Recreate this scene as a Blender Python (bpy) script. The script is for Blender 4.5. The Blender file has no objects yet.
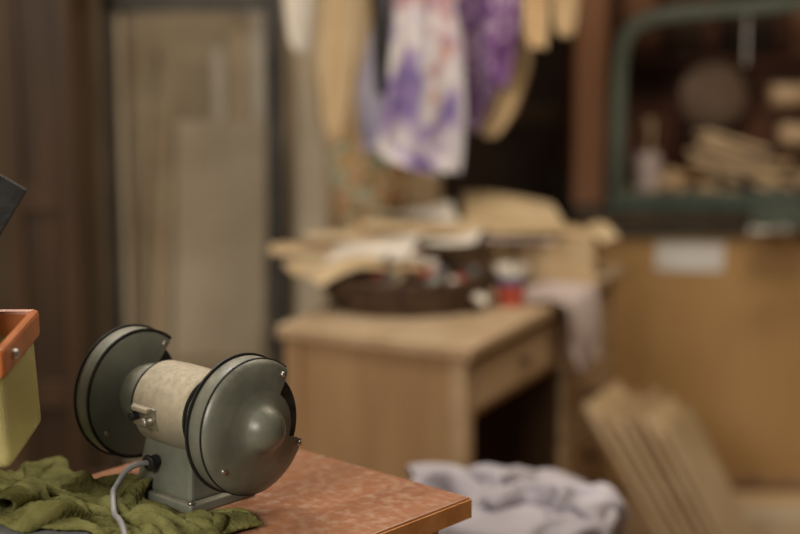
import bpy, bmesh, math, random
import numpy as np
from mathutils import Vector, Matrix, Euler
from mathutils.bvhtree import BVHTree
random.seed(7); np.random.seed(7)
S = bpy.context.scene
S.view_settings.view_transform = 'Standard'

# ---------------------------------------------------------------- materials
def nd(nt, t, **k):
    n = nt.nodes.new(t)
    for a, b in k.items(): setattr(n, a, b)
    return n
def base_mat(name, rough=.6, metal=0., spec=.4):
    m = bpy.data.materials.new(name); m.use_nodes = True
    b = m.node_tree.nodes['Principled BSDF']
    b.inputs['Roughness'].default_value = rough
    b.inputs['Metallic'].default_value = metal
    b.inputs['Specular IOR Level'].default_value = spec
    return m, m.node_tree, b
def c4(c): return (c[0], c[1], c[2], 1)
def noise_mat(name, c1, c2, scale=8, rough=.6, metal=0., bump=.2, stretch=(1,1,1), detail=6, bscale=None, spec=.4, bdist=.004, lo=.35, hi=.65):
    m, nt, b = base_mat(name, rough, metal, spec)
    tc = nd(nt, 'ShaderNodeTexCoord'); mp = nd(nt, 'ShaderNodeMapping')
    mp.inputs['Scale'].default_value = stretch
    nt.links.new(tc.outputs['Object'], mp.inputs['Vector'])
    n = nd(nt, 'ShaderNodeTexNoise'); n.inputs['Scale'].default_value = scale; n.inputs['Detail'].default_value = detail
    nt.links.new(mp.outputs[0], n.inputs['Vector'])
    r = nd(nt, 'ShaderNodeValToRGB')
    r.color_ramp.elements[0].position = lo; r.color_ramp.elements[0].color = c4(c1)
    r.color_ramp.elements[1].position = hi; r.color_ramp.elements[1].color = c4(c2)
    nt.links.new(n.outputs['Fac'], r.inputs[0]); nt.links.new(r.outputs[0], b.inputs['Base Color'])
    if bump:
        n2 = nd(nt, 'ShaderNodeTexNoise'); n2.inputs['Scale'].default_value = bscale or scale*4; n2.inputs['Detail'].default_value = 4
        nt.links.new(mp.outputs[0], n2.inputs['Vector'])
        bp = nd(nt, 'ShaderNodeBump'); bp.inputs['Strength'].default_value = bump; bp.inputs['Distance'].default_value = bdist
        nt.links.new(n2.outputs['Fac'], bp.inputs['Height']); nt.links.new(bp.outputs[0], b.inputs['Normal'])
    return m
def wood_mat(name, c1, c2, axis='X', scale=6, rough=.55, bump=.15, dust=None):
    st = {'X': (.12, 1, 1), 'Y': (1, .12, 1), 'Z': (1, 1, .12)}[axis]
    m = noise_mat(name, c1, c2, scale*3, rough, 0, bump, st, 8, scale*12, lo=.3, hi=.7)
    if dust: add_dust(m, *dust)
    return m
def add_dust(m, col, amount=.8, scale=14, lo=.2, hi=.95, nlo=.35, nhi=.68):
    """settled workshop dust on the upward-facing surfaces"""
    nt = m.node_tree; b = nt.nodes['Principled BSDF']
    src = b.inputs['Base Color'].links[0].from_socket
    g = nd(nt, 'ShaderNodeNewGeometry'); sp = nd(nt, 'ShaderNodeSeparateXYZ')
    nt.links.new(g.outputs['Normal'], sp.inputs[0])
    mr = nd(nt, 'ShaderNodeMapRange'); mr.inputs[1].default_value = lo; mr.inputs[2].default_value = hi
    nt.links.new(sp.outputs['Z'], mr.inputs[0])
    tc = nd(nt, 'ShaderNodeTexCoord')
    n = nd(nt, 'ShaderNodeTexNoise'); n.inputs['Scale'].default_value = scale; n.inputs['Detail'].default_value = 8; n.inputs['Roughness'].default_value = .7
    nt.links.new(tc.outputs['Object'], n.inputs['Vector'])
    mr2 = nd(nt, 'ShaderNodeMapRange'); mr2.inputs[1].default_value = nlo; mr2.inputs[2].default_value = nhi
    nt.links.new(n.outputs['Fac'], mr2.inputs[0])
    mu = nd(nt, 'ShaderNodeMath', operation='MULTIPLY'); nt.links.new(mr.outputs[0], mu.inputs[0]); nt.links.new(mr2.outputs[0], mu.inputs[1])
    mu2 = nd(nt, 'ShaderNodeMath', operation='MULTIPLY'); nt.links.new(mu.outputs[0], mu2.inputs[0]); mu2.inputs[1].default_value = amount
    mx = nd(nt, 'ShaderNodeMix', data_type='RGBA')
    nt.links.new(mu2.outputs[0], mx.inputs['Factor']); nt.links.new(src, mx.inputs['A']); mx.inputs['B'].default_value = c4(col)
    nt.links.new(mx.outputs['Result'], b.inputs['Base Color'])
    ra = nd(nt, 'ShaderNodeMapRange'); ra.inputs[3].default_value = b.inputs['Roughness'].default_value; ra.inputs[4].default_value = .9
    nt.links.new(mu2.outputs[0], ra.inputs[0]); nt.links.new(ra.outputs[0], b.inputs['Roughness'])
def print_mat(name, stops, scale, rough=.7, dist=.6):
    m, nt, b = base_mat(name, rough)
    tc = nd(nt, 'ShaderNodeTexCoord')
    n = nd(nt, 'ShaderNodeTexNoise'); n.inputs['Scale'].default_value = scale; n.inputs['Detail'].default_value = 2; n.inputs['Distortion'].default_value = dist
    nt.links.new(tc.outputs['Object'], n.inputs['Vector'])
    r = nd(nt, 'ShaderNodeValToRGB'); r.color_ramp.interpolation = 'CONSTANT'
    e = r.color_ramp.elements
    e[0].position = 0; e[0].color = c4(stops[0][1]); e[1].position = stops[1][0]; e[1].color = c4(stops[1][1])
    for p, c in stops[2:]:
        x = e.new(p); x.color = c4(c)
    nt.links.new(n.outputs['Fac'], r.inputs[0]); nt.links.new(r.outputs[0], b.inputs['Base Color'])
    return m

GREEN = noise_mat('grinder_enamel', (.105,.116,.090), (.155,.165,.130), 22, .36, .0, .15, bscale=160, spec=.6, bdist=.001)
add_dust(GREEN, (.48,.42,.32), .55, 34, .15, 1.0)
BODY = noise_mat('grinder_motor_enamel', (.20,.19,.14), (.32,.28,.20), 14, .45, .0, .12, bscale=160, bdist=.001)
add_dust(BODY, (.56,.47,.34), .8, 90, -.25, .7, .25, .62)
GPLATE = noise_mat('grinder_inner_plate', (.125,.138,.108), (.175,.188,.150), 18, .4, .0, .10, bscale=120, spec=.5, bdist=.001)
add_dust(GPLATE, (.46,.40,.30), .6, 26, .2, 1.0)
BLACK = noise_mat('black_rubber', (.010,.010,.010), (.025,.023,.020), 30, .5)
STONE = noise_mat('grinding_stone', (.035,.035,.037), (.07,.07,.07), 90, .9, bump=.5, bscale=400, bdist=.001)
STEEL = noise_mat('dull_steel', (.42,.40,.36), (.6,.57,.52), 40, .35, .9, .1)
TTOP = wood_mat('varnished_tabletop', (.27,.105,.048), (.40,.175,.085), 'Y', 7, .32, .06)
add_dust(TTOP, (.56,.42,.31), .5, 60, .5, 1.0, .46, .72)
TEDGE = wood_mat('table_edge_wood', (.50,.20,.06), (.66,.31,.11), 'X', 9, .5)
TOWEL = noise_mat('green_terry', (.115,.112,.036), (.215,.205,.075), 30, .95, 0, .9, bscale=500, bdist=.002, spec=.1)
CABLE = noise_mat('grey_cable', (.20,.20,.21), (.30,.29,.29), 20, .45)
DESKW = wood_mat('desk_wood', (.34,.20,.095), (.50,.32,.165), 'Z', 4, .6)
DESKT = wood_mat('desk_top_wood', (.41,.275,.155), (.56,.405,.25), 'X', 4, .55)
add_dust(DESKT, (.58,.50,.38), .6, 9, .5, 1.0)
DARK = noise_mat('dark_interior', (.020,.012,.008), (.045,.024,.014), 5, .8)
DWOOD = wood_mat('dark_cupboard_wood', (.032,.016,.007), (.088,.046,.020), 'Z', 4, .5)
REDW = wood_mat('red_brown_wood', (.075,.028,.015), (.15,.058,.030), 'Z', 4, .55)
POSTW = wood_mat('hutch_post_wood', (.17,.076,.038), (.29,.140,.074), 'Z', 4, .55)
PLY = noise_mat('plywood_panel', (.42,.245,.095), (.53,.33,.145), 2.5, .6, stretch=(1,1,.4), bump=.05)
PALE = noise_mat('pale_board', (.52,.43,.30), (.68,.58,.44), 3, .8, bump=.05)
SHEET = noise_mat('beige_sheet', (.36,.275,.165), (.50,.41,.27), 3.5, .7, bump=.05)
VEN = wood_mat('veneer', (.56,.39,.21), (.76,.60,.39), 'X', 4, .6)
PAPER = noise_mat('off_white_paper', (.66,.60,.52), (.80,.75,.68), 10, .8)
KRAFT = noise_mat('kraft_paper', (.50,.37,.21), (.68,.53,.34), 5, .8)
LAV = noise_mat('lavender_cotton', (.40,.37,.41), (.56,.53,.58), 5, .9, bump=.3, bscale=60, spec=.15)
PINKC = noise_mat('pinkish_cloth', (.50,.41,.39), (.68,.58,.56), 6, .9)
WALL = noise_mat('old_plaster', (.15,.105,.066), (.24,.175,.11), 1.3, .9)
LWALL = noise_mat('pale_plaster', (.42,.38,.30), (.55,.50,.40), 1.3, .9)
FLOOR = wood_mat('dusty_floor_boards', (.22,.14,.08), (.37,.25,.15), 'Y', 2, .7)
BENCHG = noise_mat('bench_edge_green', (.030,.038,.033), (.060,.070,.060), 8, .5)
GRN = noise_mat('machine_green_paint', (.060,.078,.062), (.10,.125,.10), 6, .45)
FRAME = noise_mat('dark_metal_frame', (.035,.032,.028), (.075,.068,.058), 8, .5)
GREYM = noise_mat('grey_sheet_metal', (.22,.225,.23), (.33,.33,.33), 8, .4, .3)
ORNG = noise_mat('orange_brown_plastic', (.42,.125,.035), (.54,.18,.06), 12, .4)
PURP = print_mat('purple_print_cloth', [(0,(.15,.06,.20)),(.42,(.26,.13,.34)),(.52,(.50,.40,.55)),(.60,(.16,.06,.20))], 18)
BAGM = print_mat('printed_bag', [(0,(.18,.15,.40)),(.33,(.32,.24,.48)),(.40,(.52,.46,.60)),(.455,(.69,.66,.68)),(.60,(.62,.50,.57)),(.64,(.60,.34,.20)),(.67,(.38,.28,.50))], 9, dist=.3)
BLUEP = noise_mat('pale_blue_plastic', (.36,.34,.50), (.58,.55,.64), 9, .6)
FLOR = print_mat('floral_fabric', [(0,(.18,.30,.18)),(.40,(.68,.24,.08)),(.45,(.78,.62,.40)),(.53,(.72,.38,.12)),(.58,(.26,.42,.28)),(.64,(.78,.70,.52))], 17)
RED = noise_mat('red_paint', (.36,.055,.035), (.48,.09,.055), 6, .45)
BLUE = noise_mat('blue_paint', (.08,.12,.24), (.14,.19,.32), 6, .45)
WICK = noise_mat('dark_wicker', (.045,.026,.016), (.11,.065,.036), 30, .7, bump=.6)
WHITE = noise_mat('white_label', (.66,.65,.62), (.78,.77,.74), 6, .7)
BINM = noise_mat('lime_translucent_plastic', (.62,.58,.25), (.70,.66,.33), 5, .22, bump=0)
BINM.node_tree.nodes['Principled BSDF'].inputs['Transmission Weight'].default_value = .4
BINM.node_tree.nodes['Principled BSDF'].inputs['IOR'].default_value = 1.12
BINM.node_tree.nodes['Principled BSDF'].inputs['Alpha'].default_value = .55

# ---------------------------------------------------------------- geometry helpers
def root(name, loc=(0,0,0), rz=0, rx=0, ry=0):
    o = bpy.data.objects.new(name, None); o.location = loc; o.rotation_euler = (rx, ry, rz)
    o.empty_display_size = .1
    S.collection.objects.link(o); return o
def mesh(name, verts, faces, mats, parent=None, smooth=False, loc=None, rot=None, idx=None):
    me = bpy.data.meshes.new(name); me.from_pydata([tuple(v) for v in verts], [], faces)
    bm = bmesh.new(); bm.from_mesh(me); bmesh.ops.recalc_face_normals(bm, faces=bm.faces); bm.to_mesh(me); bm.free()
    if not isinstance(mats, (list, tuple)): mats = [mats]
    for m in mats: me.materials.append(m)
    if idx is not None:
        for p, i in zip(me.polygons, idx): p.material_index = i
    o = bpy.data.objects.new(name, me); S.collection.objects.link(o)
    if parent: o.parent = parent
    if loc: o.location = loc
    if rot: o.rotation_euler = rot
    if smooth:
        for p in me.polygons: p.use_smooth = True
    return o
def autosmooth(o, ang=35):
    m = o.data
    for p in m.polygons: p.use_smooth = True
    bm = bmesh.new(); bm.from_mesh(m)
    for e in bm.edges:
        if len(e.link_faces) == 2 and e.calc_face_angle(0) > math.radians(ang): e.smooth = False
    bm.to_mesh(m); bm.free()
BF = [(0,1,3,2),(4,6,7,5),(0,4,5,1),(2,3,7,6),(0,2,6,4),(1,5,7,3)]
def box(name, c, d, mat, parent=None, rot=None, bev=.003):
    vs = [(x*d[0]/2, y*d[1]/2, z*d[2]/2) for x in (-1,1) for y in (-1,1) for z in (-1,1)]
    o = mesh(name, vs, BF, mat, parent, loc=c, rot=rot)
    if bev:
        md = o.modifiers.new('bevel', 'BEVEL'); md.width = bev; md.segments = 2; md.limit_method = 'ANGLE'
    return o
def boxlh(name, lo, hi, mat, parent=None, bev=.003):
    return box(name, [(a+b)/2 for a, b in zip(lo, hi)], [b-a for a, b in zip(lo, hi)], mat, parent, None, bev)
def sweep(name, prof, mat, parent=None, a0=0, a1=360, n=64, closed=False, axis='X', loc=None, rot=None, ang=30):
    """revolve profile [(along axis, radius)]"""
    full = abs(a1-a0-360) < 1e-6
    k = n if full else n+1; P = len(prof); vs = []; fs = []
    for i in range(k):
        a = math.radians(a0+(a1-a0)*i/n); ca, sa = math.cos(a), math.sin(a)
        for x, r in prof:
            r = max(r, 1e-5)
            vs.append((x, r*ca, r*sa) if axis == 'X' else (r*ca, r*sa, x))
    for i in range(n):
        j = (i+1) % k
        for p in range(P if closed else P-1):
            q = (p+1) % P
            fs.append((i*P+p, i*P+q, j*P+q, j*P+p))
    if not full and closed:
        fs.append(tuple(range(P))); fs.append(tuple((k-1)*P+p for p in range(P)))
    o = mesh(name, vs, fs, mat, parent, loc=loc, rot=rot)
    bm = bmesh.new(); bm.from_mesh(o.data); bmesh.ops.remove_doubles(bm, verts=bm.verts, dist=2e-5)
    bmesh.ops.recalc_face_normals(bm, faces=bm.faces); bm.to_mesh(o.data); bm.free()
    autosmooth(o, ang); return o
def cyl(name, c, r, h, mat, parent=None, rot=None, n=32, r2=None, bev=.15):
    r2 = r if r2 is None else r2; e = min(r, r2, h)*bev
    return sweep(name, [(-h/2,0),(-h/2,r-e),(-h/2+e,r),(h/2-e,r2),(h/2,r2-e),(h/2,0)], mat, parent, n=n, axis='Z', loc=c, rot=rot, ang=50)
def tube(name, pts, r, mat, parent=None, res=6):
    cu = bpy.data.curves.new(name, 'CURVE'); cu.dimensions = '3D'; cu.bevel_depth = r; cu.bevel_resolution = 5; cu.use_fill_caps = True
    sp = cu.splines.new('NURBS'); sp.points.add(len(pts)-1)
    for p, q in zip(sp.points, pts): p.co = (*q, 1)
    sp.use_endpoint_u = True; sp.order_u = min(4, len(pts)); sp.resolution_u = res
    t = bpy.data.objects.new(name+'_c', cu); S.collection.objects.link(t)
    dg = bpy.context.evaluated_depsgraph_get(); dg.update()
    me = bpy.data.meshes.new_from_object(t.evaluated_get(dg)); bpy.data.objects.remove(t)
    me.materials.clear(); me.materials.append(mat)
    for p in me.polygons: p.use_smooth = True
    o = bpy.data.objects.new(name, me); S.collection.objects.link(o)
    if parent: o.parent = parent
    return o
def grid(name, P, mat, parent=None, thick=.003, sub=1):
    ny, nx = P.shape[:2]
    fs = [(j*nx+i, j*nx+i+1, (j+1)*nx+i+1, (j+1)*nx+i) for j in range(ny-1) for i in range(nx-1)]
    o = mesh(name, P.reshape(-1, 3).tolist(), fs, mat, parent, smooth=True)
    if thick:
        m = o.modifiers.new('thick', 'SOLIDIFY'); m.thickness = thick; m.offset = 1
    if sub:
        m = o.modifiers.new('sub', 'SUBSURF'); m.levels = sub; m.render_levels = sub
    return o
def pbd(P, w, h, ground, steps=300, iters=4, kb=.25, fr=.6, g=.0006, k4=0., k8=0.):
    ny, nx = P.shape[:2]; dx, dy = w/(nx-1), h/(ny-1); V = np.zeros_like(P)
    def con(A, B, rest, k):
        d = B-A; L = np.linalg.norm(d, axis=-1, keepdims=True)+1e-9
        c = d*(L-rest)/L*.5*k*.6; A += c; B -= c
    for s in range(steps):
        Q = P.copy(); P = P+V; P[..., 2] -= g
        for _ in range(iters):
            con(P[:, :-1], P[:, 1:], dx, 1); con(P[:-1], P[1:], dy, 1)
            D = math.hypot(dx, dy)
            con(P[:-1, :-1], P[1:, 1:], D, .6); con(P[1:, :-1], P[:-1, 1:], D, .6)
            con(P[:, :-2], P[:, 2:], 2*dx, kb); con(P[:-2], P[2:], 2*dy, kb)
            if k4: con(P[:, :-4], P[:, 4:], 4*dx, k4); con(P[:-4], P[4:], 4*dy, k4)
            if k8: con(P[:, :-7], P[:, 7:], 6.3*dx, k8); con(P[:-7], P[7:], 6.3*dy, k8)
        G = ground(P[..., 0], P[..., 1]); hit = P[..., 2] < G
        P[..., 2] = np.maximum(P[..., 2], G)
        P[hit, 0] = Q[hit, 0]+(P[hit, 0]-Q[hit, 0])*(1-fr); P[hit, 1] = Q[hit, 1]+(P[hit, 1]-Q[hit, 1])*(1-fr)
        V = (P-Q)*.93
        L = np.linalg.norm(V, axis=-1, keepdims=True); V *= np.minimum(1, .01/(L+1e-9))
    return P
def smooth_noise(nx, ny, f, seed):
    r = np.random.RandomState(seed); u, v = np.meshgrid(np.linspace(0, 1, nx), np.linspace(0, 1, ny)); z = np.zeros_like(u)
    for k in range(10):
        a, b = r.uniform(-f, f, 2); z += np.sin(2*math.pi*(a*u+b*v)+r.uniform(0, 6.3))
    return z/3.2
LY = 4.36
def hang(name, rows, y, mat, fold=.012, nf=3, seed=0, parent=None, curl=0):
    """hanging piece of cloth/paper pegged on the clothesline: rows = [(z, x_left, x_right)] from the top down"""
    rows = sorted(rows, key=lambda r: -r[0]); n = 26; m = 22
    zs = np.linspace(rows[0][0], rows[-1][0], m)
    rz = [r[0] for r in rows][::-1]; xl = np.interp(zs, rz, [r[1] for r in rows][::-1]); xr = np.interp(zs, rz, [r[2] for r in rows][::-1])
    N = smooth_noise(n, m, 1.5, seed)
    P = np.zeros((m, n, 3)); u = np.linspace(0, 1, n)
    for j in range(m):
        f = min(1, max(0, (1.74-zs[j])/.18))
        P[j, :, 0] = xl[j]+(xr[j]-xl[j])*u
        P[j, :, 1] = LY-.0015+(y-LY)*f+(fold*np.sin(u*2*math.pi*nf+seed+j*.05)+N[j]*fold*.8)*(.15+.85*f)
        P[j, :, 2] = zs[j]+N[j]*.004
    return grid(name, P, mat, parent, .003, 1)
def scraps(name, cx, cy, sx, sy, z0, n, smin, smax, thick, mats, rise=.04, seed=1, tilt=.25, parent=None, rz=0):
    r = random.Random(seed); vs = []; fs = []; idx = []
    for k in range(n):
        u, v = r.uniform(-1, 1), r.uniform(-1, 1)
        L = r.uniform(smin, smax); W = r.uniform(.15, .5)*L*.5; T = r.uniform(.5, 1)*thick
        h = (1-max(abs(u), abs(v))**1.5)*rise*r.random()
        E = Euler((r.uniform(-tilt, tilt), r.uniform(-tilt, tilt), r.uniform(0, math.pi))).to_matrix()
        pts = [E @ Vector((x*L/2, y*W/2, z*T/2)) for x in (-1,1) for y in (-1,1) for z in (-1,1)]
        mz = -min(p.z for p in pts); b = len(vs)
        ox, oy = u*sx/2, v*sy/2
        ca, sa = math.cos(rz), math.sin(rz)
        for p in pts: vs.append((cx+ox*ca-oy*sa+p.x, cy+ox*sa+oy*ca+p.y, z0+h+mz+p.z+.001))
        mi = r.randrange(len(mats))
        for f in BF: fs.append(tuple(b+i for i in f)); idx.append(mi)
    return mesh(name, vs, fs, mats, parent, idx=idx)

# ---------------------------------------------------------------- room shell
boxlh('floor', (-2.6,-1.5,-.1), (3.6,6.3,0), FLOOR, bev=0)
boxlh('wall_back', (-2.6,6.2,0), (3.6,6.3,3), WALL, bev=0)
boxlh('wall_left', (-2.7,-1.5,0), (-2.6,6.3,3), LWALL, bev=0)
boxlh('wall_right', (3.6,-1.5,0), (3.7,6.3,3), WALL, bev=0)
boxlh('baseboard_back', (-2.6,6.17,0), (3.6,6.2,.12), DWOOD)

# ---------------------------------------------------------------- grinder table
TZ = .96
C = Vector((.089, 2.146)); u1 = Vector((-.745,.667)); u2 = Vector((-.667,-.745))
TW, TL, TT = .43, 1.15, .028
tc = C+u1*TW/2+u2*TL/2
table = root('wooden_table', (tc.x, tc.y, 0), math.atan2(u1.y, u1.x))
box('table_top', (0,0,TZ-TT/2), (TW, TL, TT), TTOP, table, bev=.0025)
for n, p, d in (('edge_strip_1', (0,-TL/2-.001,TZ-TT/2-.001), (TW,.003,TT-.004)), ('edge_strip_2', (-TW/2-.001,0,TZ-TT/2-.001), (.003,TL,TT-.004)),
                ('edge_strip_3', (0,TL/2+.001,TZ-TT/2-.001), (TW,.003,TT-.004)), ('edge_strip_4', (TW/2+.001,0,TZ-TT/2-.001), (.003,TL,TT-.004))):
    box(n, p, d, TEDGE, table, bev=0)
for i, (a, b) in enumerate(((-1,-1),(-1,1),(1,-1),(1,1))):
    box('leg_%d' % (i+1), (a*(TW/2-.05), b*(TL/2-.05), (TZ-TT)/2), (.045,.045,TZ-TT), TEDGE, table)
box('apron_1', (-TW/2+.05,0,TZ-.068), (.02,TL-.12,.08), TTOP, table); box('apron_2', (TW/2-.05,0,TZ-.068), (.02,TL-.12,.08), TTOP, table)
box('apron_3', (0,-TL/2+.05,TZ-.068), (TW-.12,.02,.08), TTOP, table); box('apron_4', (0,TL/2-.05,TZ-.068), (TW-.12,.02,.08), TTOP, table)

# ---------------------------------------------------------------- bench grinder
GX, GY, GA = -.266, 2.155, math.atan2(-.685,.73)
G = root('bench_grinder', (GX, GY, TZ), GA); G.scale = (.97,.97,.97)
H = .118
prof = [(-.100,0),(-.100,.034),(-.094,.040),(-.084,.0435),(-.066,.047),(-.046,.049),(-.044,.052),(-.040,.054)]
sweep('motor_end_bell_far', prof, GREEN, G, loc=(0,0,H)); sweep('motor_end_bell_near', [(-x, r) for x, r in prof], GREEN, G, loc=(0,0,H))
sweep('motor_housing', [(-.050,.047),(-.050,.0525),(-.047,.0545),(-.02,.0560),(.02,.0560),(.047,.0545),(.050,.0525),(.050,.047)], BODY, G, loc=(0,0,H))
for x in (-.0515,.0515):
    sweep('housing_seam', [(-.0012,.046),(-.0012,.0532),(.0012,.0532),(.0012,.046)], BLACK, G, closed=True, loc=(x,0,H))
A0, A1 = 50, 338
for s in (1,-1):
    sd = 'near' if s > 0 else 'far'
    xi, xo = .098, .134
    loop = [(xi,.050),(xi,.081),(xi+.003,.0855),(xi+.006,.087),(xo-.010,.087),(xo-.005,.0855),(xo-.001,.080),(xo+.003,.068),(xo+.006,.050),
            (xo+.003,.050),(xo,.067),(xo-.004,.079),(xo-.011,.0845),(xi+.006,.0845),(xi+.003,.080),(xi+.003,.050)]
    sweep('wheel_guard_'+sd, [(s*x, r) for x, r in loop], GREEN if s > 0 else GPLATE, G, A0, A1, 72, closed=True, loc=(0,0,H), ang=40)
    hub = [(xo+.003,.050),(xo+.006,.050),(xo+.008,.041),(xo+.0105,.034),(xo+.014,.0295),(xo+.021,.0265),(xo+.028,.021),(xo+.033,.013),(xo+.035,.005),(xo+.0352,0)]
    sweep('guard_hub_'+sd, [(s*x, r) for x, r in hub], GREEN, G, loc=(0,0,H), ang=60)
    sweep('guard_back_'+sd, [(s*(xi+.003),.050),(s*xi,.050),(s*xi,.030),(s*(xi-.004),.028),(s*(xi-.004),0)], GPLATE, G, loc=(0,0,H), ang=40)
    for k, xx in enumerate((xi+.002, xo-.009)):
        ex = .0022 if k == (0 if s > 0 else 1) else .0004
        sweep('guard_seam_%s_%d' % (sd, k), [(s*xx-.0012,.084),(s*xx-.0012,.0875+ex),(s*xx+.0012,.0875+ex),(s*xx+.0012,.084)], BLACK, G, A0, A1, 72, closed=True, loc=(0,0,H))
    w = [(.107,0),(.107,.022),(.109,.024),(.109,.072),(.1105,.0735),(.1255,.0735),(.127,.072),(.127,.024),(.130,.022),(.130,0)]
    sweep('grinding_wheel_'+sd, [(s*x, r) for x, r in w], STONE, G, loc=(0,0,H))
    for a, r in ((56,.0745),(-27,.0755),(215,.073)):
        ar = math.radians(a)
        for xx in ((xo+.0015),(xi-.001)):
            cyl('guard_screw', (s*xx, r*math.cos(ar), H+r*math.sin(ar)), .0035, .005, STEEL, G, rot=(0,math.pi/2,0), n=16)
def frustum(name, z0, z1, a0, b0, a1, b1, mat, parent, bev=.004):
    vs = [(sx*a, sy*b, z) for z, a, b in ((z0,a0,b0),(z1,a1,b1)) for sx in (-1,1) for sy in (-1,1)]
    o = mesh(name, vs, [(0,1,3,2),(4,6,7,5),(0,2,6,4),(1,5,7,3),(0,4,5,1),(2,3,7,6)], mat, parent)
    m = o.modifiers.new('bevel','BEVEL'); m.width = bev; m.segments = 3
    return o
frustum('pedestal', .012, H-.02, .056,.048,.044,.034, GREEN, G, .006)
frustum('foot_plate', 0, .013, .066,.056,.064,.054, GREEN, G, .003)
for sx in (-1,1):
    for sy in (-1,1):
        cyl('foot_bolt', (sx*.0605, sy*.0505, .0145), .004, .004, STEEL, G, n=6)
box('switch_plate', (-.020,-.0560,H-.004), (.046,.004,.028), STEEL, G, rot=(math.radians(6),0,0), bev=.001)
cyl('switch_knob', (-.034,-.063,H-.004), .006, .012, BLACK, G, rot=(math.pi/2,0,0), n=20)
cyl('switch_knob_2', (-.008,-.063,H-.008), .006, .014, STEEL, G, rot=(math.pi/2,0,0), n=20)
box('switch_cover', (-.021,-.061,H+.007), (.032,.010,.007), BODY, G, bev=.002)
cyl('cable_grommet', (-.016,-.048,.052), .009, .016, BLACK, G, rot=(math.pi/2+.1,0,0), n=24)
cyl('grommet_lip', (-.016,-.055,.0525), .011, .004, BLACK, G, rot=(math.pi/2+.1,0,0), n=24)
cyl('motor_oil_cap', (.066,0,H+.046), .006, .008, STEEL, G, n=16)

# ---------------------------------------------------------------- small drill press standing on the table at the left edge
TA = math.atan2(-u1.y, -u1.x)
DP = root('drill_press', (-.516,1.922,TZ), TA)     # local +x = along (.745,-.667), local +y = away/right
box('base', (0,0,.012), (.20,.26,.024), GREYM, DP, bev=.005)
CXp, CYp = .010, -.112
cyl('column', (CXp,CYp,.30), .022, .56, STEEL, DP)
cyl('column_collar', (CXp,CYp,.04), .034, .034, GREYM, DP)
box('bracket_arm', (-.005,-.02,.108), (.03,.18,.014), FRAME, DP); cyl('bracket_clamp', (CXp,CYp,.108), .034,.04, FRAME, DP)
box('head', (CXp,CYp,.60), (.12,.20,.16), GRN, DP, bev=.02)
box('belt_guard_plate', (-.028,.044,.374), (.17,.008,.10), BLACK, DP, rot=(0,math.radians(-58),.85), bev=.002)
box('plate_arm', (-.010,-.036,.385), (.02,.16,.02), FRAME, DP)
bn = root('plastic_storage_bin', (-.550,1.985,TZ+.117))
vs = []; w0, w1 = .118,.111
for z, w, d in ((0,w0,.088),(.115,w1,.092)):
    for sx, sy in ((-1,-1),(1,-1),(1,1),(-1,1)): vs.append((sx*w, sy*d, z))
b = mesh('bin_shell', vs, [(3,2,1,0),(0,1,5,4),(1,2,6,5),(2,3,7,6),(3,0,4,7)], BINM, bn)
m = b.modifiers.new('b','BEVEL'); m.width=.012; m.segments=4
m = b.modifiers.new('s','SOLIDIFY'); m.thickness=.003
for n, c, d in (('rim_front',(0,-.094,.125),(.230,.012,.034)),('rim_back',(0,.094,.125),(.230,.012,.034)),('rim_right',(.111,0,.125),(.012,.194,.034)),('rim_left',(-.111,0,.125),(.012,.194,.034))):
    box(n, c, d, ORNG, bn, bev=.005)
cyl('rim_screw', (.119,-.055,.125), .006,.008, STEEL, bn, rot=(0,math.pi/2,0), n=20)
cyl('rim_screw_2', (.085,-.102,.125), .006,.008, STEEL, bn, rot=(math.pi/2,0,0), n=20)
box('green_tool_case', (.0,0,.135), (.12,.12,.07), GRN, bn, rot=(0,.2,.2), bev=.01)

# ---------------------------------------------------------------- green towel (cloth solver)
n = 80; N1 = smooth_noise(n, n, 1.8, 3); N2 = smooth_noise(n, n, 1.8, 5); N3 = smooth_noise(n, n, 2.8, 9)
u, v = np.meshgrid(np.linspace(-1, 1, n), np.linspace(-1, 1, n))
lx = u*.150-.045+N1*.014; ly = v*.078-.150+N2*.012
ca, sa = math.cos(GA), math.sin(GA)
P = np.zeros((n, n, 3)); P[..., 0] = GX+lx*ca-ly*sa; P[..., 1] = GY+lx*sa+ly*ca; P[..., 2] = TZ+.055+N3*.040
dca, dsa = math.cos(TA), math.sin(TA)
def gr(x, y):
    g = np.full_like(x, TZ+.004)
    rx, ry = x-GX, y-GY; qx = rx*ca+ry*sa; qy = -rx*sa+ry*ca
    f = (np.abs(qx) < .07) & (np.abs(qy) < .060); g[f] = TZ+.016
    rx, ry = x+.516, y-1.922; qx = rx*dca+ry*dsa; qy = -rx*dsa+ry*dca
    f = (np.abs(qx) < .105) & (np.abs(qy) < .135); g[f] = TZ+.028
    return g
P = pbd(P, .52, .38, gr, 100, 4, kb=1., g=.00035, fr=.9, k4=.6, k8=.08)
P[..., 2] = np.where(P[..., 2] > TZ+.055, TZ+.055+(P[..., 2]-TZ-.055)*.3, P[..., 2])
towel = grid('green_towel', P, TOWEL, None, .005, 2)
tx = bpy.data.textures.new('terry', 'CLOUDS'); tx.noise_scale = .004
d = towel.modifiers.new('pile', 'DISPLACE'); d.texture = tx; d.strength = .0032; d.mid_level = .4; d.texture_coords = 'LOCAL'
bvh = BVHTree.FromPolygons([tuple(p) for p in P.reshape(-1,3)], [(j*n+i, j*n+i+1, (j+1)*n+i+1, (j+1)*n+i) for j in range(n-1) for i in range(n-1)])
def drape(x, y, lift=.012):
    zz = [TZ]
    for ox in (-.005,0,.005):
        h = bvh.ray_cast(Vector((x+ox, y, 2)), Vector((0,0,-1)))
        if h[0]: zz.append(h[0].z)
    return max(zz)+lift
def loc2w(x, y): return (GX+.97*(x*ca-y*sa), GY+.97*(x*sa+y*ca))
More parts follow.
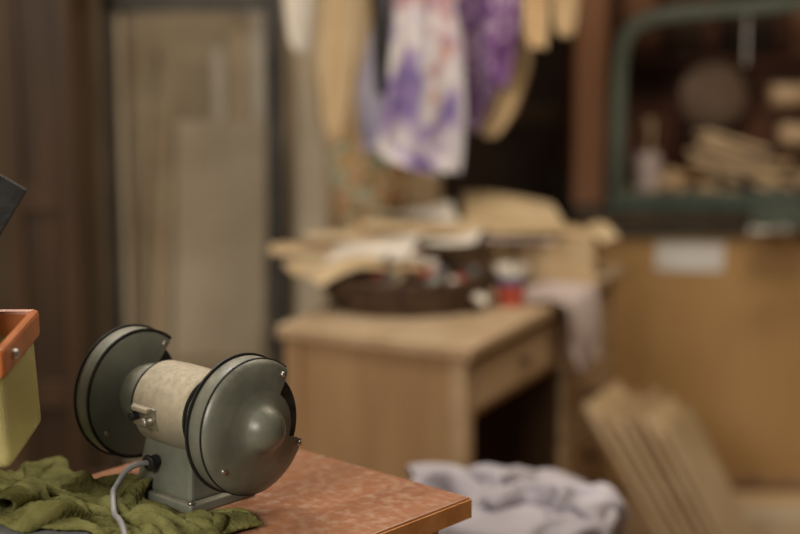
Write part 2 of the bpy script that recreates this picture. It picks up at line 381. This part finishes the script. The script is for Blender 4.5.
pts = [(-.016,-.050,.052),(-.018,-.066,.055),(-.026,-.084,.052)]
for x, y in ((-.026,-.100),(-.010,-.118),(.010,-.134),(.032,-.150),(.058,-.164),(.088,-.178),(.12,-.20),(.17,-.235),(.23,-.27),(.30,-.30)):
    wx, wy = loc2w(x, y); pts.append((x, y, max(.030 if y > -.12 else 0, (drape(wx, wy)-TZ)/.97)))
tube('power_cable', pts, .0038, CABLE, G, 10)

# ---------------------------------------------------------------- old desk
DA = math.atan2(.893,.45)
DK = root('writing_desk', (.14,3.72,0), DA)   # local +x along length (away), local +y along depth (left)
DL, DD, DH = .94, .44, .76
boxlh('desk_top', (-.025,-.025,DH-.03), (DL+.02,DD+.02,DH), DESKT, DK, .006)
boxlh('end_panel_front', (0,0,0), (.022,DD,DH-.03), DESKW, DK)
boxlh('end_panel_far', (DL-.022,0,0), (DL,DD,DH-.03), DESKW, DK)
boxlh('back_panel', (.022,DD-.015,.1), (DL-.022,DD,DH-.03), DESKW, DK)
boxlh('corner_post_1', (-.008,-.008,0), (.035,.035,DH-.03), DESKT, DK); boxlh('corner_post_2', (-.008,DD-.035,0), (.035,DD+.008,DH-.03), DESKW, DK)
boxlh('wide_drawer', (.045,-.010,DH-.155), (.52,.012,DH-.045), DESKT, DK, .004)
boxlh('drawer_rail', (.035,0,DH-.175), (.54,.02,DH-.155), DESKW, DK)
boxlh('drawer_case', (.035,.012,DH-.165), (.54,DD-.02,DH-.04), DARK, DK, 0)
boxlh('pedestal_side', (.535,0,0), (.555,DD,DH-.03), DWOOD, DK)
boxlh('pedestal_case', (.555,.012,.04), (DL-.022,DD-.02,DH-.04), DESKW, DK, 0)
for i in range(4): 
    boxlh('pedestal_drawer_%d' % i, (.565,-.010,.06+i*.165), (DL-.032,.012,.215+i*.165), DESKT, DK, .004)
    cyl('drawer_knob_%d' % i, (.74,-.022,.137+i*.165), .014,.024, DWOOD, DK, rot=(math.pi/2,0,0), n=20)
cyl('drawer_knob_a', (.29,-.022,DH-.10), .009,.024, DWOOD, DK, rot=(math.pi/2,0,0), n=20)

BK = root('wicker_basket', (.018,4.11,DH+.001))
bo = sweep('basket_wall', [(0,.0),(0,.175),(.01,.182),(.035,.196),(.06,.204),(.066,.210),(.072,.206),(.066,.198),(.035,.186),(.012,.172),(.010,0)], WICK, BK, axis='Z', n=56)
bo.scale = (1,.76,1)
for k in range(3):
    tube('rim_braid_%d' % k, [((.202+.004*k)*math.cos(a), .76*(.202+.004*k)*math.sin(a), .055+.012*k) for a in np.linspace(0, 2*math.pi, 30)], .006, WICK, BK)
scraps('basket_contents', 0,0,.30,.20,.012,90,.03,.10,.022,[PAPER,RED,DARK,DWOOD,VEN,BLACK,GREYM,RED], rise=.075, seed=4, tilt=.7, parent=BK)
VS = root('paper_and_veneer_pile', (0,0,0))
def sheet(name, c, L, W, rz, mat, parent, bend=.02, seed=0, tilt=0, th=.003, tv=0):
    nx, ny = 20, 10; N = smooth_noise(nx, ny, .8, seed)
    u, v = np.meshgrid(np.linspace(-.5,.5,nx), np.linspace(-.5,.5,ny)); P = np.zeros((ny,nx,3))
    x, y = u*L, v*W*(1+.15*np.sin(u*5+seed))
    P[...,0] = c[0]+x*math.cos(rz)-y*math.sin(rz); P[...,1] = c[1]+x*math.sin(rz)+y*math.cos(rz); P[...,2] = c[2]+N*bend*.6+u*tilt+v*tv
    return grid(name, P, mat, parent, th, 1)
sheet('sheet_1', (-.03,4.26,.875), .58,.10,.10, VEN, VS, .012, 1, .01)
sheet('sheet_2', (.00,4.33,.892), .50,.16,.22, KRAFT, VS, .02, 2, .02)
sheet('sheet_3', (.14,4.34,.905), .46,.17,-.05, KRAFT, VS, .03, 3, .0)
sheet('sheet_4', (-.10,4.13,.858), .30,.20,.45, KRAFT, VS, .03, 4, .04, tv=.05)
sheet('sheet_7', (-.06,4.20,.875), .22,.18,-.3, PAPER, VS, .04, 24, .03, tv=.03)
sheet('sheet_5', (.03,4.42,.935), .22,.14,.1, PAPER, VS, .04, 5, .02)
sheet('sheet_6', (.24,4.30,.885), .26,.14,.3, PINKC, VS, .03, 6, -.01)
sheet('sheet_8', (.11,4.24,.890), .20,.12,-.4, PAPER, VS, .03, 16, .02)
for k in range(5): sheet('fold_%d' % k, (.08,4.40,DH+.012+.022*k), .20-.008*k,.15,.45+.06*k, [KRAFT,PAPER,VEN][k%3], VS, .008, 10+k, th=.012)
KB = root('cardboard_box', (.355,4.47,DH), .10)
boxlh('box_front', (-.13,-.08,0), (.13,-.074,.10), KRAFT, KB); boxlh('box_back', (-.13,.074,0), (.13,.08,.10), KRAFT, KB)
boxlh('box_left', (-.13,-.074,0), (-.124,.074,.10), KRAFT, KB); boxlh('box_right', (.124,-.074,0), (.13,.074,.10), KRAFT, KB)
boxlh('box_bottom', (-.124,-.074,0), (.124,.074,.005), KRAFT, KB)
def bent(name, c, L, W, pitch, rz, mat, parent, seed):
    nx, ny = 16, 12; N = smooth_noise(nx, ny, .7, seed); u, v = np.meshgrid(np.linspace(-.5,.5,nx), np.linspace(0,1,ny)); P = np.zeros((ny,nx,3))
    ang = pitch*(1-.5*v); x = u*L*(1-.12*v); y = v*W*np.cos(ang); z = v*W*np.sin(ang)+N*.012-.05*u*u
    P[...,0] = c[0]+x*math.cos(rz)-y*math.sin(rz); P[...,1] = c[1]+x*math.sin(rz)+y*math.cos(rz); P[...,2] = c[2]+z
    return grid(name, P, mat, parent, .004, 1)
bent('flap_back', (-.05,.06,.103), .28,.14,1.1,.05, KRAFT, KB, 41)
bent('flap_front', (-.01,-.078,.103), .27,.10,.45,.0, VEN, KB, 42)
bent('flap_right', (.128,-.02,.103), .15,.05,.35,-1.2, KRAFT, KB, 43)
bent('flap_left', (-.125,.03,.103), .14,.07,.9,1.5, VEN, KB, 44)
CP = root('painted_cup', (.262,4.11,DH))
sweep('cup_body', [(0,0),(0,.028),(.004,.031),(.055,.036)], RED, CP, axis='Z'); sweep('cup_band', [(.055,.036),(.075,.038)], BLUE, CP, axis='Z')
sweep('cup_rim', [(.075,.038),(.092,.040),(.094,.0385),(.092,.037),(.01,.030),(.01,0)], PAPER, CP, axis='Z')
cyl('brush_1', (.008,.0,.09), .004,.13, DWOOD, CP, rot=(.15,.1,0), n=12)
def desk2w(x, y, z): 
    a = DA; return (.14+x*math.cos(a)-y*math.sin(a), 3.72+x*math.sin(a)+y*math.cos(a), z)
ny, nx = 26, 16; P = np.zeros((ny,nx,3)); N = smooth_noise(nx, ny, 1.5, 8)
for j in range(ny):
    for i in range(nx):
        t = j/(ny-1); s = i/(nx-1); d = -.12+t*.31
        wid = .25-.08*t; X = .52+(s-.5)*wid+.06*t
        if d < 0: p = desk2w(X, -.035-d, DH+.008+abs(N[j,i])*.006)
        else:
            p = desk2w(X, -.040-.006*math.sin(s*14)-.02*t-.008*abs(N[j,i]), DH+.004-d+.03*abs(s-.4)*t)
        P[j,i] = p
grid('hanging_rag', P, PINKC, None, .004, 1)

# ---------------------------------------------------------------- stool with lavender cloth
SX = .19
ST = root('round_stool', (SX+.01,2.98,0)); SZ = .655
cyl('seat', (0,0,SZ-.015), .155,.03, DESKW, ST, n=48)
for k in range(4):
    a = math.pi/4+k*math.pi/2
    vs = []
    for z, rr_, q in ((0,.016,.155),(.3,.018,.132),(SZ-.03,.014,.11)):
        for i in range(12):
            b_ = 2*math.pi*i/12; vs.append((q*math.cos(a)+rr_*math.cos(b_), q*math.sin(a)+rr_*math.sin(b_), z))
    fs = [(j*12+i, j*12+(i+1)%12, (j+1)*12+(i+1)%12, (j+1)*12+i) for j in range(2) for i in range(12)]+[tuple(range(12)), tuple(range(24,36))]
    mesh('leg_%d' % k, vs, fs, DESKW, ST)
sweep('foot_ring', [(.19,.132),(.20,.142),(.21,.132),(.20,.124)], DESKW, ST, closed=True, axis='Z')
n2 = 64; u, v = np.meshgrid(np.linspace(-1,1,n2), np.linspace(-1,1,n2))
N1 = smooth_noise(n2,n2,2.2,21); N2 = smooth_noise(n2,n2,2.2,22); N3 = smooth_noise(n2,n2,2.6,23)
P = np.zeros((n2,n2,3)); P[...,0] = SX+u*.16+N1*.02; P[...,1] = 2.98+v*.17+N2*.02; P[...,2] = SZ+.09+N3*.05
def gs(x, y):
    r = np.hypot(x-SX-.01, y-2.98); return np.where(r < .165, SZ+.006, .02)
P = pbd(P, .78, .78, gs, 110, 4, kb=.6, g=.0006, fr=.8, k4=.15)
grid('lavender_cloth', P, LAV, None, .004, 1)

# ---------------------------------------------------------------- leaning boards by the desk
LB = root('leaning_boards', (0,0,0))
for k in range(6):
    bx = .80+.024*k; by = 4.27-.010*k; L = .56-.02*(k%3)-.006*k
    p0 = Vector((bx, by, 0)); dr = Vector((-.30+.008*k,.06,.50)).normalized()
    wd = Vector((.45,.893,0)).normalized(); nm = dr.cross(wd).normalized(); W = .24-.008*k; T = .014
    vs = [p0+dr*(a*L)+wd*(b2*W)+nm*(c2*T) for a in (0,1) for b2 in (-.5,.5) for c2 in (0,1)]
    mz = min(v_.z for v_ in vs); vs = [(q.x, q.y, q.z-mz+.001) for q in vs]
    o = mesh('board_%d' % k, vs, BF, [VEN, KRAFT, VEN, DESKT][k%4], LB); mm = o.modifiers.new('b','BEVEL'); mm.width=.001
FL = root('floor_planks', (1.25,4.72,0))
for k in range(4): box('plank_%d' % k, (.0+.02*k,-.13*k+.12,.012+.002*(k%2)), (.8,.12,.022), [VEN,PALE,DESKT,VEN][k], FL, rot=(0,0,.04*k-.05))

# ---------------------------------------------------------------- right workbench
WB = root('workbench', (0,0,0)); 
boxlh('front_panel', (.565,5.0,0), (2.4,5.02,.765), PLY, WB, 0)
boxlh('side_panel', (.565,5.02,0), (.585,5.75,.765), PLY, WB, 0)
boxlh('bench_top', (.50,4.965,.765), (2.45,5.78,.825), BENCHG, WB, .006)
boxlh('bench_batten', (.50,4.95,.80), (2.45,4.965,.825), DWOOD, WB, .003)
box('paper_label', (.83,4.997,.70), (.195,.003,.085), WHITE, WB, rot=(0,.03,0), bev=0)
boxlh('panel_cleat', (.565,4.985,.01), (2.4,5.0,.05), DESKW, WB)
LP = root('wood_offcuts', (1.03,5.20,.826))
scraps('small_pieces', .0,.10,.58,.24,0,130,.04,.20,.02,[VEN,DESKT,KRAFT,REDW,DESKW,DWOOD], rise=.10, seed=11, tilt=.35, parent=LP)
for k in range(7): 
    box('stick_%d' % k, (.03*math.sin(k*2.1)-.02,.02*k-.02,.07+.016*k), (.32-.02*k,.026,.012), [VEN,DESKT,KRAFT][k%3], LP, rot=(.1*math.sin(k),.34+.10*math.sin(k*3),-.15+.16*math.sin(k*1.7)))
MF = root('arched_metal_frame', (0,0,0))
def bar(name, pts, w, t, mat, parent):
    vs=[]; fs=[]
    for i,(x,z) in enumerate(pts):
        a = Vector(pts[max(i-1,0)]); b2 = Vector(pts[min(i+1,len(pts)-1)]); d = (b2-a).normalized(); nn = Vector((-d.y,d.x))
        for s1 in (-1,1):
            for s2 in (-1,1): vs.append((x+nn.x*w/2*s1, 5.06+t/2*s2, z+nn.y*w/2*s1))
    for i in range(len(pts)-1):
        a=i*4; b3=a+4
        for p,q in ((0,1),(1,3),(3,2),(2,0)): fs.append((a+p,a+q,b3+q,b3+p))
    fs.append((0,1,3,2)); e=(len(pts)-1)*4; fs.append((e,e+1,e+3,e+2))
    o = mesh(name, vs, fs, mat, parent); m_=o.modifiers.new('b','BEVEL'); m_.width=.006; m_.segments=2; m_.limit_method='ANGLE'
    return o
bar('arch', [(.622,.826),(.622,1.0),(.622,1.20),(.625,1.27),(.637,1.32),(.665,1.355),(.71,1.375),(.80,1.39),(1.0,1.405),(1.3,1.43),(1.8,1.46),(2.3,1.47)], .038,.06, GRN, MF)
bar('arch_post_far', [(2.25,.826),(2.25,1.46)], .05,.06, GRN, MF)
bar('lower_rail', [(.645,.852),(2.2,.852)], .05,.04, GRN, MF)
tube('hanging_rod', [(.985,5.085,1.42),(.985,5.08,1.35),(.985,5.07,1.24)], .006, STEEL, MF)
VI = root('bench_vise', (1.0,4.93,.765))
boxlh('vise_jaw_fixed', (-.02,.03,.062), (.14,.07,.13), GRN, VI, .008); boxlh('vise_jaw_moving', (-.02,-.06,.03), (.14,-.02,.11), GRN, VI, .008)
boxlh('vise_bed', (.02,-.05,.03), (.10,.018,.07), FRAME, VI, .006)
cyl('vise_screw', (.06,-.09,.05), .014,.12, STEEL, VI, rot=(math.pi/2,0,0)); cyl('vise_handle', (.06,-.14,.05), .007,.20, STEEL, VI, rot=(0,math.pi/2,.2))
cyl('handle_ball', (-.04,-.16,.05), .014,.028, STEEL, VI)
JR = root('brush_jar', (.745,5.30,.826+.001)); 
sweep('jar_body', [(0,0),(0,.036),(.008,.04),(.115,.04),(.125,.034),(.13,.034),(.13,.030),(.01,.03),(.01,0)], PINKC, JR, axis='Z')
for k in range(5): cyl('brush_%d' % k, (.012*math.cos(k*1.3), .012*math.sin(k*1.3), .14), .005,.19, [DWOOD,DESKT,DWOOD][k%3], JR, rot=(.15*math.sin(k*1.3), .2*math.cos(k*1.9),0), n=12)

# ---------------------------------------------------------------- hutch on the bench, dark partition to its left
HU = root('wooden_hutch', (0,0,0)); HZ = .826
boxlh('back_panel', (.60,5.74,HZ), (2.4,5.765,2.3), REDW, HU, 0)
boxlh('post_main', (.505,5.12,HZ), (.595,5.20,2.3), POSTW, HU, .006); boxlh('post_right', (2.35,5.12,HZ), (2.44,5.20,2.3), POSTW, HU, .006)
boxlh('side_panel', (.53,5.20,HZ), (.56,5.765,2.3), REDW, HU, .006)
boxlh('shelf_top', (.53,5.20,1.95), (2.4,5.74,1.98), REDW, HU)
boxlh('shelf_mid', (.56,5.58,1.20), (2.4,5.74,1.222), REDW, HU)
boxlh('lintel', (.595,5.14,1.50), (2.35,5.18,1.62), POSTW, HU)
for k,(x,w,h) in enumerate(((.70,.10,.20),(.84,.12,.16),(1.02,.16,.22),(1.24,.12,.18),(1.44,.16,.22))):
    boxlh('shelf_box_%d' % k, (x,5.62,1.2225), (x+w,5.73,1.2225+h), [POSTW,DWOOD,DARK,POSTW,DWOOD][k], HU)
DPn = root('dark_partition', (0,0,0))
boxlh('panel', (.06,5.92,0), (.62,5.95,2.3), DARK, DPn, 0); boxlh('stile_left', (.04,5.90,0), (.09,5.955,2.3), DWOOD, DPn, .004)
for k in range(3): boxlh('rail_%d' % k, (.09,5.905,.55+k*.42), (.62,5.92,.61+k*.42), DWOOD, DPn, .003)
WD = root('hanging_wooden_disc', (.98,5.56,1.10)); 
LTH = noise_mat('worn_brown_leather',(.13,.08,.052),(.21,.145,.10),6,.7)
cyl('disc', (0,0,0), .105,.03, LTH, WD, rot=(math.pi/2-.1,0,0), n=40); cyl('disc_peg', (0,.09,.02), .012,.16, DWOOD, WD, rot=(math.pi/2,0,0), n=16)
for k,(x,z) in enumerate(((1.16,1.13),(1.19,1.01))):
    ML = root('wooden_mallet', (x,5.30,z)); cyl('head', (0,0,0), .034,.11, DESKT, ML, rot=(0,math.pi/2,.1)); cyl('handle', (.03,.22,0), .012,.44, DESKW, ML, rot=(math.pi/2,0,0))

# ---------------------------------------------------------------- left cupboard, glass cabinet
CU = root('wooden_cupboard', (0,0,0))
boxlh('carcass', (-.955,4.32,0), (-.795,4.62,1.65), DWOOD, CU)
boxlh('door_stile_1', (-.955,4.30,0), (-.925,4.32,1.65), DWOOD, CU); boxlh('door_stile_2', (-.83,4.30,0), (-.795,4.32,1.65), DWOOD, CU)
for z in (.05,.45,.95,1.5): boxlh('door_rail', (-.925,4.30,z), (-.83,4.32,z+.07), DWOOD, CU)
GC = root('glass_door_cabinet', (0,0,0)); X0, X1 = -.785, -.335
boxlh('frame_left', (X0,4.70,0), (X0+.028,4.74,1.46), FRAME, GC); boxlh('frame_right', (X1-.02,4.68,0), (X1+.028,4.74,2.2), FRAME, GC)
boxlh('frame_top', (X0,4.70,1.415), (X1,4.74,1.46), FRAME, GC); boxlh('frame_bottom', (X0,4.70,0), (X1,4.74,.08), FRAME, GC)
boxlh('inner_frame', (X0+.036,4.715,.08), (X0+.050,4.735,1.415), PALE, GC)
boxlh('back', (X0,5.16,0), (X1+.02,5.18,1.46), SHEET, GC, 0); boxlh('side_left', (X0,4.74,0), (X0+.01,5.16,1.46), DWOOD, GC, 0)
boxlh('shelf_low', (X0+.01,4.76,.42), (X1,5.16,.44), SHEET, GC)
gl = noise_mat('dusty_glass', (.40,.32,.21), (.60,.51,.36), 5, .3, lo=.4, hi=.6)
gb = gl.node_tree.nodes['Principled BSDF']; gb.inputs['Alpha'].default_value = .18
boxlh('glass_pane', (X0+.028,4.717,.08), (X1-.02,4.721,1.415), gl, GC, 0)
PB = root('cardboard_panels', (-.50,4.86,.441)); box('panel', (0,.0,.335), (.25,.012,.66), PALE, PB, rot=(-.12,0.03,.05))
box('panel_c', (-.19,.03,.36), (.10,.01,.72), KRAFT, PB, rot=(-.1,.03,.1))
tube('wooden_stick', [(-.72,4.76,.46),(-.69,4.78,.85),(-.655,4.80,1.30)], .009, DWOOD)
RP = root('rolled_papers', (-.41,5.09,.441))
for k,(x,r,h) in enumerate(((0,.026,.98),(.05,.020,.92),(-.055,.024,.90),(-.11,.02,.84))): cyl('roll_%d'%k, (x,.02,h/2), r, h, [PAPER,PALE,KRAFT,PAPER][k], RP, n=20)

PBd = root('plywood_sheets', (0,0,0))
box('sheet_a', (-.245,4.80,.85), (.09,.02,1.70), PALE, PBd, rot=(-.04,0,0)); box('sheet_b', (-.10,5.32,.85), (.42,.02,1.70), VEN, PBd, rot=(-.03,0,0))
box('sheet_c', (.065,5.42,.60), (.12,.02,1.2), KRAFT, PBd, rot=(-.03,0,0))
CH = root('storage_chest', (-.03,4.87,0)); boxlh('chest_body', (-.155,-.12,0), (.15,.12,.78), PALE, CH); boxlh('chest_lid', (-.16,-.13,.78), (.16,.13,.805), PALE, CH, .006)
boxlh('chest_plinth', (-.158,-.125,0), (.155,.125,.06), DESKW, CH)
n_=32; vs=[]; fs=[]; rows=16
for j in range(rows):
    t=j/(rows-1); rad=(.083+.018*math.sin(t*3.0))*(1-.50*max(0,t-.8)/.2)
    for i in range(n_):
        a=2*math.pi*i/n_; q=rad*(1+.10*math.sin(a*5+t*4)+.06*math.sin(a*9-t*7)); vs.append((q*math.cos(a), q*.7*math.sin(a), t*.30))
for j in range(rows-1):
    for i in range(n_): fs.append((j*n_+i, j*n_+(i+1)%n_, (j+1)*n_+(i+1)%n_, (j+1)*n_+i))
fs.append(tuple(range(n_))); fs.append(tuple((rows-1)*n_+i for i in range(n_)))
mesh('floral_sack', vs, fs, FLOR, None, smooth=True, loc=(-.085,4.82,.806))

CR = root('wooden_crate', (-.78,3.75,0))
for k in range(4): 
    boxlh('slat_f%d'%k, (-.25,-.17,.03+k*.10), (.25,-.155,.11+k*.10), DWOOD, CR); boxlh('slat_b%d'%k, (-.25,.155,.03+k*.10), (.25,.17,.11+k*.10), DWOOD, CR)
    boxlh('slat_l%d'%k, (-.25,-.155,.03+k*.10), (-.235,.155,.11+k*.10), DWOOD, CR); boxlh('slat_r%d'%k, (.235,-.155,.03+k*.10), (.25,.155,.11+k*.10), DWOOD, CR)
boxlh('crate_floor', (-.235,-.155,0), (.235,.155,.03), DWOOD, CR)
scraps('crate_scraps', 0,0,.36,.22,.03,90,.06,.18,.03,[GREYM,DWOOD,KRAFT,LAV,DARK,WHITE], rise=.45, seed=31, tilt=.8, parent=CR)
scraps('floor_scraps', -.42,4.25,.34,.45,0,60,.05,.20,.03,[DWOOD,DARK,DESKW,REDW,VEN], rise=.25, seed=33, tilt=.5)

# ---------------------------------------------------------------- clothesline with hanging things
tube('clothesline', [(-2.6,LY,1.78),(-1.0,LY,1.75),(.2,LY,1.745),(1.6,LY,1.75),(3.6,LY,1.78)], .004, BLACK)
hang('beige_apron', [(1.76,-.19,-.09),(1.46,-.21,-.085),(1.30,-.225,-.09),(1.16,-.205,-.12),(1.11,-.17,-.14)], LY, KRAFT, .014, 2, 1)
hang('paper_sheet', [(1.76,-.30,-.20),(1.50,-.29,-.21),(1.36,-.275,-.215),(1.33,-.26,-.22)], LY+.06, PAPER, .008, 1, 17)
hang('leather_belt', [(1.76,-.078,-.045),(1.30,-.064,-.030),(1.24,-.058,-.034)], LY-.10, BLACK, .003, 1, 2)
hang('printed_bag', [(1.76,-.01,.10),(1.45,-.015,.13),(1.40,-.02,.145),(1.22,-.040,.158),(1.085,-.065,.152),(1.065,-.04,.150),(1.050,.03,.148),(1.04,.10,.145)], LY-.07, BAGM, .022, 2, 3)
hang('pale_blue_bag', [(1.76,-.03,.03),(1.40,-.07,.01),(1.25,-.105,0),(1.09,-.09,.02)], LY-.005, BLUEP, .010, 2, 4)
hang('purple_cloth', [(1.76,.10,.30),(1.42,.13,.285),(1.30,.15,.26),(1.20,.155,.215),(1.14,.16,.19)], LY+.02, PURP, .016, 3, 5)
hang('purple_scarf', [(1.76,.20,.30),(1.44,.20,.285),(1.34,.205,.275),(1.25,.22,.26)], LY-.04, PURP, .010, 2, 15)
hang('cotton_strap', [(1.76,.25,.34),(1.42,.26,.335),(1.28,.25,.325),(1.17,.215,.29),(1.12,.20,.25)], LY+.06, KRAFT, .012, 2, 6)
hang('work_glove', [(1.76,.29,.37),(1.45,.29,.365),(1.38,.295,.36),(1.345,.31,.355)], LY-.02, VEN, .010, 2, 7)
hang('work_glove', [(1.76,.375,.44),(1.46,.37,.435),(1.40,.375,.43),(1.37,.385,.42)], LY+.02, KRAFT, .010, 2, 8)
hang('cotton_strap', [(1.76,.225,.27),(1.30,.215,.27),(1.18,.20,.262),(1.13,.215,.245)], LY+.10, PAPER, .008, 1, 9)

# ---------------------------------------------------------------- lights
def area(name, loc, target, size, power, col):
    l = bpy.data.lights.new(name, 'AREA'); l.shape = 'RECTANGLE'; l.size = size[0]; l.size_y = size[1]; l.energy = power; l.color = col
    o = bpy.data.objects.new(name, l); S.collection.objects.link(o); o.location = loc
    o.rotation_euler = (Vector(target)-Vector(loc)).to_track_quat('-Z','Y').to_euler(); return o
area('added_key_left', (-1.5,-.4,2.5), (0,3.6,.8), (1.2,.9), 80, (1,.915,.80))  # added soft key from behind the camera, no window modelled
area('added_fill_overhead', (.7,3.3,2.9), (.4,4.2,.4), (1.0,.4), 32, (1,.84,.64))  # unseen overhead light added for the background, no fixture modelled
area('added_fill_grinder', (-.6,2.9,2.5), (-.25,2.2,1.0), (.6,.4), 16, (1,.94,.86))  # extra out-of-view light added to brighten the grinder
w = bpy.data.worlds.new('world'); S.world = w; w.use_nodes = True
w.node_tree.nodes['Background'].inputs[0].default_value = (1,.86,.70,1); w.node_tree.nodes['Background'].inputs[1].default_value = .11

# ---------------------------------------------------------------- camera
cd = bpy.data.cameras.new('camera'); cam = bpy.data.objects.new('camera', cd); S.collection.objects.link(cam)
cam.location = (0,0,1.70); cam.rotation_euler = (math.radians(90-11.66),0,0)
cd.lens = 80; cd.sensor_width = 36; cd.dof.use_dof = True; cd.dof.focus_distance = 2.15; cd.dof.aperture_fstop = 1.9
S.camera = cam
